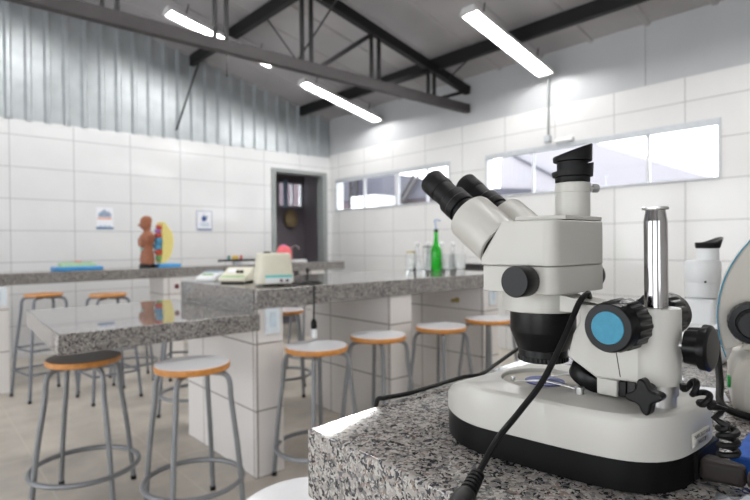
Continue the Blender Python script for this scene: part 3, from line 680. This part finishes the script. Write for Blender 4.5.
for x, y in ((.48, .38), (.57, .38), (.49, .22), (.56, .22)): cyl(bm, (x, y, ZB), (x, y, ZB+.0020), .008, seg=14)
obj('rubber_feet', bm, 'rubber', ms)
bm = B()
R = [base_ring(bm, 0, ZB+.0285, False), base_ring(bm, 0, ZB+.045, False), base_ring(bm, .0008, ZT-.0075), base_ring(bm, .0024, ZT-.0028), base_ring(bm, .0050, ZT-.0007), base_ring(bm, .0085, ZT)]
rs = .045
def circ(r, z): return [bm.verts.new((OX+r*math.cos(2*PI*k/NB), OY+r*math.sin(2*PI*k/NB), z)) for k in range(NB)]
R += [circ(rs+.004, ZT), circ(rs+.001, ZT+.0006), circ(rs, ZT), circ(rs-.001, ZT-.006), circ(.001, ZT-.006)]
for A, Bq in zip(R, R[1:]):
    for k in range(NB): bm.faces.new((A[k], A[(k+1) % NB], Bq[(k+1) % NB], Bq[k]))
bm.faces.new(R[0][::-1]); bm.faces.new(R[-1])
obj('base', bm, 'body', ms, ang=30)
pl = obj('stage_plate', l1([(rs-.0015, 0), (rs-.0015, .0025)], (OX, OY, ZT-.0059), seg=48), 'plate', ms)
obj('blue_disc', l1([(.021, 0), (.021, .0012)], (OX, OY-.002, ZT-.0033), seg=36), 'blue_disc', pl)
def clip(p_post, p_tip):
    c = obj('stage_clip', B(), 'satin', ms) if False else None
    bm = B(); cyl(bm, p_post, Vector(p_post)+Vector((0, 0, .007)), .0042, seg=14)
    d = (Vector(p_tip)-Vector(p_post)); q = Vector(p_post)+Vector((0, 0, .0045))
    pts = spline([q, q+d*.5+Vector((0, 0, .002)), q+d*.93-Vector((0, 0, .004)), q+d-Vector((0, 0, .002))], 6)
    for a, b in zip(pts, pts[1:]): bar(bm, a, b, .0045, .0009)
    cyl(bm, q+d-Vector((0, 0, .004)), q+d, .0022, seg=8)
    obj('stage_clip', bm, 'satin', ms)
clip((.4975, .2605, ZT), (.492, .334, ZT)); clip((.548, .268, ZT), (.538, .318, ZT))
# column
PX, PY = .520, .1965
obj('column_collar', l1([(.0162, 0), (.0162, .0095), (.0178, .010), (.0178, .0200), (.0170, .0202)], (PX, PY, ZT), seg=32), 'satin', ms)
p_lo, p_hi = Vector((PX-.0015, PY, 1.10)), Vector((PX-.0025, PY+.0002, 1.1925))
col = obj('column', l1([(.0100, 0), (.0100, .082), (.0098, .083), (.0081, .0935)], p_lo, p_hi-p_lo, 32), 'chrome', ms)
obj('column_cap', l1([(.0109, 0), (.0111, .0008), (.0111, .0022), (.0107, .0026)], p_hi+Vector((0, 0, .0003)), (p_hi-p_lo), 32), 'satin', col)
# focus block with rounded back, arm towards the head
bm = B(); prism(bm, [(.200, 1.0335), (.225, 1.0325), (.247, 1.031), (.2765, 1.0475), (.2705, 1.071), (.264, 1.084), (.264, 1.1013), (.200, 1.1018)], .503, .541, 'x')
obj('focus_block', bm, 'body', ms, bevel=.002)
obj('column_clamp', l1([(.0195, 1.0335), (.0200, 1.035), (.0200, 1.1010), (.0194, 1.1025)], (PX, PY, 0), seg=36), 'body', ms)
obj('seam_line', p1([(.2225, 1.036), (.2232, 1.036), (.2275, 1.062), (.2268, 1.062)], .5025, .5032, 'x'), 'ink', ms)
obj('support_arm', p1([(.2345, 1.1020), (.2645, 1.1060), (.29, 1.1095), (.29, 1.092), (.2645, 1.092), (.2643, 1.105)], .5065, .5375, 'x'), 'body', ms, bevel=.002)
def focus_knob(s):
    xi = OX-.004+s*.019+(.018 if s > 0 else 0); L = .043
    k = obj('focus_knob', l1([(.008, -.018 if s > 0 else 0), (.008, .003), (.0225, .0032), (.0240, .005), (.0238, L-.016), (.0228, L-.014), (.0222, L-.0125), (.0222, L-.003), (.0212, L-.0006), (.0205, L)], (xi, .2150, 1.0880), (s, 0, 0), 96, flute=(18, .09, 3, 4)), 'black', ms)
    obj('knob_cap', l1([(.0146, L+.0002), (.0142, L+.0008)], (xi, .2150, 1.0880), (s, 0, 0), 40), 'blue_cap', k)
focus_knob(-1); focus_knob(1)
# clamp knob behind the column
ck = obj('clamp_knob', l1([(.0135, 0), (.0165, .001), (.0175, .012), (.0200, .0125), (.0205, .014), (.0200, .0185), (.0175, .0205), (.016, .0206)], (.520, .1715, 1.0705), (0, -1, 0), 72, flute=(7, .09, 1, 4)), 'black', ms)
obj('clamp_screw', c1((.520, .180, 1.0705), (.520, .1718, 1.0705), .004, seg=14), 'satin', ck)
# lamp bracket, star knob, lamp
obj('lamp_bracket', b1(.504, .540, .2265, .2465, 1.0155, 1.0315), 'body', ms, bevel=.0012)
obj('bracket_slide', b1(.506, .538, .2190, .226, 1.0165, 1.0315), 'black', ms, bevel=.001)
obj('bracket_pin', b1(.508, .538, .2115, .2185, 1.017, 1.0315), 'steel_grey', ms)
bm = B(); sx = .484; cy_, cz_ = .1925, 1.0280; pts = []
for k in range(64):
    a = 2*PI*k/64; r = .0090+.0068*(.5+.5*math.cos(4*(a+.17)))**1.5; pts.append((cy_+r*math.cos(a), cz_+r*math.sin(a)))
prism(bm, pts, sx-.006, sx+.006, 'x'); obj('star_knob', bm, 'black', ms, bevel=.0018, seg=3)
obj('star_stem', c1((sx+.006, cy_, cz_), (.503, cy_+.004, cz_+.003), .0065, seg=16), 'black', ms)
obj('lamp', l1([(.0215, 0), (.0225, .002), (.0225, .0135), (.0215, .015)], (OX-.002, .2630, 1.0215), (-.05, -.42, .9), 36), 'black', ms)
# objective and carrier ring
obj('carrier_ring', l1([(.0395, 1.0895), (.0405, 1.0905), (.0405, 1.111), (.0395, 1.1125)], (OX, OY+.004, 0), seg=48), 'body', ms)
obj('objective', l1([(.027, 1.0475), (.0305, 1.056), (.0345, 1.066), (.035, 1.068), (.035, 1.0885), (.034, 1.0893)], (OX, OY, 0), seg=48), 'black', ms)
obj('objective_ring', l1([(.025, 1.034), (.027, 1.035), (.027, 1.0395), (.0262, 1.040), (.0262, 1.047)], (OX, OY, 0), seg=80, flute=(40, .03, 1, 2)), 'black', ms)
# head: axis aligned housing in two shells
hx0, hx1 = OX-.0555, OX+.0555
def head_poly(y0, y1, r=.013):
    out = []
    for cx_, cy2, a0 in ((hx1-r, y0+r, -90), (hx1-.004, y1-.004, 0), (hx0+.004, y1-.004, 90), (hx0+r, y0+r, 180)):
        rr = r if y0 < cy2 < y0+r+.001 else .004
        for k in range(7): a = math.radians(a0+15*k); out.append((cx_+rr*math.cos(a), cy2+rr*math.sin(a)))
    return out
hl = obj('head_lower', p1(head_poly(.272, .3580), 1.1115, 1.1393, 'z'), 'body', ms, bevel=.0012)
bm = B(); A = head_poly(.272, .3612); hs = [1.1399, 1.1465, 1.186]
ringsH = []
for z in hs:
    ring = []
    for x, y in A:
        yy = y
        if z > 1.16 and y > .33: yy = y-.0272
        ring.append(bm.verts.new((x, yy, z)))
    ringsH.append(ring)
nA = len(A)
for P_, Q_ in zip(ringsH, ringsH[1:]):
    for k in range(nA): bm.faces.new((P_[k], P_[(k+1) % nA], Q_[(k+1) % nA], Q_[k]))
bm.faces.new(ringsH[0][::-1]); bm.faces.new(ringsH[-1])
obj('head_upper', bm, 'body', ms, bevel=.0012)
obj('head_plate', p1([(hx0+.024, .2728), (hx1-.010, .2728), (hx1-.001, .281), (hx1-.001, .327), (hx0+.016, .327)], 1.1869, 1.1912, 'z'), 'body', ms, bevel=.0006)
for s in (-1, 1):
    obj('zoom_knob', l1([(.007, -.0041 if s > 0 else 0), (.0145, .0015), (.0157, .003), (.0157, .022), (.0150, .0235)], (OX+s*.0556+(.004 if s > 0 else 0), .3015, 1.1250), (s, 0, 0), 60, flute=(30, .02, 2, 3)), 'black', ms)
# binocular tubes
ax = Vector((0, math.cos(math.radians(37.8)), math.sin(math.radians(37.8))))
for s in (-1, 1):
    c0 = Vector((OX+s*.0295+(.003 if s > 0 else 0), .3435-(.003 if s > 0 else 0), 1.1557))
    bt = obj('eyepiece_tube', l1([(.0272, .0120), (.0282, .0132), (.0284, .062), (.0274, .0655), (.020, .0662)], c0, ax, 48), 'body', ms)
    obj('tube_gap_shade', l1([(.0240, .002), (.0240, .0119)], c0, ax, 40), 'black', bt)  # black ring stands in for the shadow gap behind the tube
    ey = obj('eyepiece', l1([(.0170, .0663), (.0170, .076), (.0158, .0765), (.0158, .079), (.0180, .0795), (.0185, .081), (.0185, .099), (.0170, .1005), (.0150, .101), (.0152, .118), (.0158, .1185)], c0, ax, 48), 'black_matte', ms)
    obj('diopter_scale', l1([(.01865, .0880), (.01865, .0887)], c0, ax, 40), 'ink', ey)
    obj('eyecup', l1([(.0156, .1187), (.0160, .1195), (.0162, .1405), (.0152, .142), (.0125, .1421), (.012, .1385)], c0, ax, 48), 'black_matte', ey)
# camera tube with slanted eye guards
cx_, cy2 = .5525, .2965; U = Vector((.7506, -.6607, 0))
ct = obj('camera_tube', l1([(.0182, 1.1905), (.0182, 1.2180), (.0186, 1.2185), (.0186, 1.2283), (.0175, 1.229)], (cx_, cy2, 0), seg=44), 'body', ms)
def slant(i0, zmid, amp, r):
    def fn(i, p, c):
        if i >= i0: p = p.copy(); p.z += amp*((p-Vector((cx_, cy2, 0))).dot(U)/r)
        return p
    return fn
eg = obj('photo_eyepiece', l1([(.0178, 1.2291), (.0184, 1.2305), (.0184, 1.235), (.0165, 1.2362), (.0165, 1.253)], (cx_, cy2, 0), seg=44), 'black_matte', ms)
obj('eye_guard', l1([(.0190, 1.2355), (.0212, 1.2358), (.0218, 1.2438), (.0218, 1.2458), (.0180, 1.2450)], (cx_, cy2, 0), seg=44, topfn=slant(2, 0, .0052, .0228)), 'black_matte', eg)
obj('eye_cup', l1([(.0180, 1.2518), (.0204, 1.2525), (.0207, 1.2635), (.0200, 1.2648), (.0165, 1.263)], (cx_, cy2, 0), seg=44, topfn=slant(2, 0, .0075, .0215)), 'black_matte', eg)
th = Vector((cx_, cy2, 1.2235))
obj('thumb_screw', l1([(.0022, .0187), (.0022, .0215), (.0048, .0216), (.0048, .0275), (.0044, .028)], th, U+Vector((0, 0, -.02)), 32, flute=(12, .08, 2, 3)), 'satin', ct)
# coiled lamp cord down the back corner, mains socket, sticker
pts = []
path = spline([(.5155, .1770, 1.0385), (.5175, .1677, 1.0342), (.5201, .1611, 1.0242), (.5211, .1593, 1.0204), (.5267, .1482, 1.0189), (.5191, .1541, 1.0112), (.5249, .1469, 1.0057), (.5242, .1451, .9927), (.5235, .1448, .9793)], 40)
path = [p+Vector((.0036, -.0032, -.001)) for p in path]; n = len(path)
def coil(lo, hi, turns, r):
    i0, i1 = int(lo*(n-1)), int(hi*(n-1)); out = []; steps = int(turns*16)
    for k in range(steps+1):
        f = i0+(i1-i0)*k/steps; i = min(int(f), n-2); p = path[i].lerp(path[i+1], f-i); d = (path[i+1]-path[i]); u, v, _ = basis(d); an = 2*PI*turns*k/steps
        out.append(p+(u*math.cos(an)+v*math.sin(an))*r)
    return out
cord = coil(0, .36, 3, .0056)+[path[int(.5*n)], path[int(.62*n)]]+coil(.74, .999, 3.5, .0068)
obj('coiled_cord', t1(spline(cord, 2), .0027, 8), 'rubber', ms)
obj('mains_socket', p1([(.530, .1662), (.590, .1662), (.590, .180), (.530, .180)], ZB+.004, ZB+.0275, 'z'), 'black_base', ms)
# sticker: a thin slip that follows the enamel at the back corner
sp = []
for f in range(5):
    a = math.radians(268.5+f*3.8)
    r = max(rr for aa, rr in PO if abs((aa-a+PI) % (2*PI)-PI) < .03)
    sp.append((OX+(r+.0005)*math.cos(a), OY+(r+.0005)*math.sin(a)))
bm = B(); lo = [bm.verts.new((x, y, ZB+.0325)) for x, y in sp]; hi = [bm.verts.new((x, y, ZB+.0460)) for x, y in sp]
for i in range(4): bm.faces.new((lo[i], lo[i+1], hi[i+1], hi[i]))
stk = obj('sticker', bm, 'sticker', ms)
md = stk.modifiers.new('thick', 'SOLIDIFY'); md.thickness = .0003; md.offset = 1
def text(body, size, o, xd, zd, parent, mat):
    cu = bpy.data.curves.new('lettering', 'FONT'); cu.body = body; cu.size = size; cu.align_x = 'CENTER'; cu.align_y = 'CENTER'; cu.extrude = .00005
    tmp = bpy.data.objects.new('tmp', cu); C.objects.link(tmp); me = bpy.data.meshes.new_from_object(tmp); bpy.data.objects.remove(tmp); bpy.data.curves.remove(cu)
    me.materials.clear(); me.materials.append(M[mat]); ob = bpy.data.objects.new('lettering', me); C.objects.link(ob)
    xd = Vector(xd).normalized(); zd = Vector(zd).normalized(); nd = xd.cross(zd)
    Wm = Matrix((xd, zd, nd)).transposed().to_4x4(); Wm.translation = o
    ob.parent = parent
    ob.location, ob.rotation_euler = Wm.translation-MAT[parent.name].translation, Wm.to_euler()
    return ob
mid = Vector((sp[2][0], sp[2][1], 0)); tx = Vector((sp[4][0]-sp[0][0], sp[4][1]-sp[0][1], 0)).normalized(); nn = tx.cross(Vector((0, 0, 1)))
text('MARCELO HUB', .0052, mid+nn*.0018+Vector((0, 0, ZB+.0430)), tx, (0, 0, 1), stk, 'ink')
text('NUCOP', .0052, mid+nn*.0018+Vector((0, 0, ZB+.0374)), tx, (0, 0, 1), stk, 'ink')

# ------------------------------------------------------------------ cables on the bench
t = thing('power_cable', 'black cable with a ribbed plug slung in front of the microscope base', 'cable', (.41, .30, ZB))
obj('cord', t1(spline([(.535, .268, 1.098), (.520, .262, 1.110), (.509, .2585, 1.1115), (.497, .2605, 1.1035), (.476, .2637, 1.0737), (.4475, .2705, 1.034), (.4210, .2785, 1.0085), (.3930, .2818, .9905), (.3745, .2830, .9740), (.3645, .2828, .9660)], 8), .0029, 10), 'rubber', t)
d = Vector((-.033, -.009, -.012)); a = Vector((.3655, .2830, .9668)); prof = [(.0036, 0)]
for k in range(6): prof += [(.0062+.0003*k, .0025+k*.0045), (.0062+.0003*k, .0050+k*.0045), (.0046+.0003*k, .0052+k*.0045), (.0046+.0003*k, .0066+k*.0045)]
obj('strain_relief', l1(prof, a, d, 20), 'rubber', t)
e = a+d.normalized()*.0285
bm = B(); lathe(bm, [(.008, 0), (.0095, .006), (.0095, .028), (.007, .034)], e, Vector((-.033, -.014, .0)), 20); obj('plug', bm, 'rubber', t)
bm = B()
for s in (-1, 1):
    q = e+Vector((-.033, -.014, 0)).normalized()*.034+Vector((.014, -.033, 0)).normalized()*.004*s; cyl(bm, q, q+Vector((-.033, -.014, 0)).normalized()*.017, .002, seg=8)
obj('pin', bm, 'brass', t)
tag(obj('bench_cable', t1(spline([(.480, .549, .80), (.481, .551, .90), (.484, .549, .945), (.492, .541, .951), (.53, .536, .9505), (.58, .538, .9505), (.66, .542, .9505), (.70, .535, .9505), (.755, .545, .957), (.84, .548, .975), (.90, .54, .974), (.97, .50, .956), (1.03, .46, .9495), (1.08, .46, .9495)], 8), .0032, 10), 'rubber'), 'black cable lying along the far edge of the granite bench', 'cable')
t = thing('mains_lead', 'grey black mains lead plugged into the back of the microscope base', 'cable', (.535, .15, ZB))
obj('plug', p1([(.530, .1655), (.530, .153), (.532, .145), (.535, .132), (.546, .132), (.549, .145), (.551, .153), (.551, .1655)], ZB+.005, ZB+.024, 'z'), 'lead', t, bevel=.004, seg=3)
obj('cord', t1(spline([(.5400, .131, ZB+.014), (.541, .118, ZB+.012), (.545, .095, ZB+.006), (.55, .06, ZB+.0045), (.56, .0, ZB+.0045)], 8), .0044, 10), 'rubber', t)
bm = B()
for k in range(3): cyl(bm, (.5402+k*.0004, .130-k*.0055, ZB+.0135), (.5404+k*.0004, .1275-k*.0055, ZB+.0135), .0065, seg=14)
obj('strain_relief', bm, 'lead', t)
# blue box, plastic bag and paper beside the microscopes
bm = B(); box(bm, 0, .15, -.14, 0, ZB, ZB+.018); bm.transform(Matrix.Translation((.578, .155, 0)) @ Matrix.Rotation(math.radians(3), 4, 'Z'))
tag(obj('blue_case', bm, 'blue_foam', bevel=.003), 'flat blue case on the bench behind the mains lead', 'case')
bm = B(); random.seed(8); nx = 12
grid = [[bm.verts.new((0.470+.005*i+random.uniform(-.002, .002), .075+.0062*j+(i*.0006), ZB+.0006+(.004+.007*random.random())*math.sin(PI*min(1, max(0, i/(nx-1))))*math.sin(PI*j/(nx-1))*1.5)) for j in range(nx)] for i in range(nx)]
for i in range(nx-1):
    for j in range(nx-1): bm.faces.new((grid[i][j], grid[i+1][j], grid[i+1][j+1], grid[i][j+1]))
o = obj('plastic_bag', bm, 'bag', ang=25); md = o.modifiers.new('thick', 'SOLIDIFY'); md.thickness = .0004
tag(o, 'crinkled clear plastic bag lying at the lower right bench corner', 'bag')
bm = B(); box(bm, -.017, .017, -.035, .035, ZB, ZB+.0008); bm.transform(Matrix.Translation((.862, .252, 0)) @ Matrix.Rotation(math.radians(-68), 4, 'Z')); 
tag(obj('paper_sheet', bm, 'paper'), 'white paper sheet on the bench between the microscopes', 'paper')

# ------------------------------------------------------------------ the white microscope behind
wx, wy = 1.1270, .3445
tx_, ty_ = wx+.0085, wy-.0062
wm = thing('white_microscope', 'small white microscope with slanted black eyecup behind the focus knobs', 'microscope', (wx, wy, ZB))
obj('base', b1(wx-.06, wx+.06, wy-.05, wy+.06, ZB, ZB+.035), 'white_plastic', wm, bevel=.01, seg=3)
obj('pillar', b1(wx-.028, wx+.025, wy-.028, wy+.025, ZB+.0355, 1.058), 'white_plastic', wm, bevel=.008)
obj('stage', b1(wx-.05, wx+.05, wy-.05, wy+.05, 1.005, 1.012), 'white_plastic', wm, bevel=.002)
hd = obj('head', l1([(.022, 1.0585), (.028, 1.060), (.0285, 1.068), (.0285, 1.088), (.0295, 1.0885), (.0303, 1.090), (.0303, 1.123), (.0285, 1.127), (.0195, 1.128)], (wx, wy, 0), seg=44), 'white_plastic', wm)
obj('grub_screw', c1((wx-.0275, wy-.0130, 1.089), (wx-.0290, wy-.0137, 1.089), .002, seg=10), 'black', hd)
obj('tube', l1([(.0188, 1.1282), (.0188, 1.150)], (tx_, ty_, 0), seg=36), 'white_plastic', wm)
def sl(i, p, c):
    if i >= 2:
        p = p.copy(); s = max(0, (p-Vector((tx_, ty_, 0))).dot(U)/.021); p.z += .011*s**1.5; p += U*.005*s
    return p
obj('eyecup', l1([(.0192, 1.1505), (.0205, 1.152), (.0214, 1.1605), (.0200, 1.162), (.015, 1.159)], (tx_, ty_, 0), seg=40, topfn=sl), 'black_matte', wm)

# ------------------------------------------------------------------ arched microscope at the right edge
E1 = Vector((.30, -.954, 0)); E2 = Vector((.954, .30, 0))     # along the side face, and into depth
AO = Vector((.794, .235, ZB))
am = thing('arched_microscope', 'beige microscope with a big curved arm and teal edging, cut by the right frame', 'microscope', AO)
def sidep(poly, lo, hi, bm=None):
    bm = bm or B(); n = len(poly)
    A = [bm.verts.new(AO+E1*a+E2*lo+Vector((0, 0, b))) for a, b in poly]; Bq = [bm.verts.new(AO+E1*a+E2*hi+Vector((0, 0, b))) for a, b in poly]
    bm.faces.new(A[::-1]); bm.faces.new(Bq)
    for i in range(n): bm.faces.new((A[i], A[(i+1) % n], Bq[(i+1) % n], Bq[i]))
    return bm
Rr = .155; ac = (.165, .120)       # arc centre in (along, up)
def arc(r, a0, a1, n=24): return [(ac[0]+r*math.cos(math.radians(a0+(a1-a0)*k/n)), ac[1]+r*math.sin(math.radians(a0+(a1-a0)*k/n))) for k in range(n+1)]
obj('arm', sidep(arc(Rr, 80, 197)+arc(Rr-.045, 192, 80), 0, .06), 'body2', am, bevel=.003)
obj('edge_trim', sidep(arc(Rr+.0015, 80, 200)+arc(Rr+.0001, 200, 80), .001, .006), 'teal', am)
obj('side_panel', sidep(arc(Rr-.0455, 80, 192)+[(.06, .09), (.165, .09)], .022, .048), 'body2', am, bevel=.002)
obj('drive_housing', sidep([(.035, .078), (.15, .078), (.15, .150), (.06, .150), (.05, .135)], -.004, .012), 'body2', am, bevel=.004)
cc = AO+E1*.046+Vector((0, 0, .116))
fk = obj('coarse_knob', l1([(.012, .0), (.0255, .004), (.027, .008), (.027, .02), (.0255, .024), (.019, .0245), (.018, .038), (.016, .040)], cc-E2*.002, -E2, 60, flute=(24, .03, 2, 3)), 'black', am)
bm = B(); pb = [(.024, .0), (.34, .0), (.34, .078), (.046, .078), (.031, .066), (.024, .045)]
sidep(pb, -.035, .11, bm); obj('base', bm, 'body2', am, bevel=.012, seg=4)
obj('power_switch', sidep([(.020, .028), (.0235, .028), (.0235, .042), (.020, .042)], .0, .012), 'green_sw', am)
tag(obj('looped_cable', t1(spline([AO+E1*0.012+E2*.10+Vector((0, 0, .085)), AO+E1*0.010+E2*.05+Vector((0, 0, .07)), AO+E1*0.012+E2*.0+Vector((0, 0, .035)), AO+E1*0.014+E2*-.035+Vector((0, 0, .012)), AO+E1*.05+E2*-.048+Vector((0, 0, .005)), AO+E1*.10+E2*-.05+Vector((0, 0, .005)), AO+E1*.20+E2*-.05+Vector((0, 0, .005))], 8), .0045, 10), 'rubber'), 'black cable wrapped around the base of the arched microscope', 'cable')

# ------------------------------------------------------------------ world and camera
w = bpy.data.worlds.new('World'); S.world = w; w.use_nodes = True
bg = w.node_tree.nodes['Background']; bg.inputs[0].default_value = (.93, .96, 1, 1); bg.inputs[1].default_value = 4.4
yaw, pitch, roll = math.radians(41.34882394), math.radians(-.59896591), math.radians(-.47977339)
f = Vector((math.sin(yaw)*math.cos(pitch), math.cos(yaw)*math.cos(pitch), math.sin(pitch)))
r = Vector((math.cos(yaw), -math.sin(yaw), 0)); u = r.cross(f)
r2 = r*math.cos(roll)+u*math.sin(roll); u2 = u*math.cos(roll)-r*math.sin(roll)
cd = bpy.data.cameras.new('Camera'); co = bpy.data.objects.new('Camera', cd); C.objects.link(co)
mw = Matrix((r2, u2, -f)).transposed().to_4x4(); mw.translation = (0, 0, 1.163); co.matrix_world = mw
cd.sensor_width = 36; cd.lens = 531.2/750*36; cd.clip_start = .02; cd.clip_end = 100
cd.dof.use_dof = True; cd.dof.focus_distance = .54; cd.dof.aperture_fstop = 7.5
S.camera = co
S.view_settings.view_transform = 'Standard'; S.view_settings.look = 'None'; S.view_settings.gamma = 1; S.view_settings.use_curve_mapping = False
S.view_settings.exposure = .22
S.cycles.max_bounces = 8; S.cycles.transmission_bounces = 8; S.cycles.transparent_max_bounces = 8; S.cycles.sample_clamp_indirect = 6
S.cycles.use_denoising = True
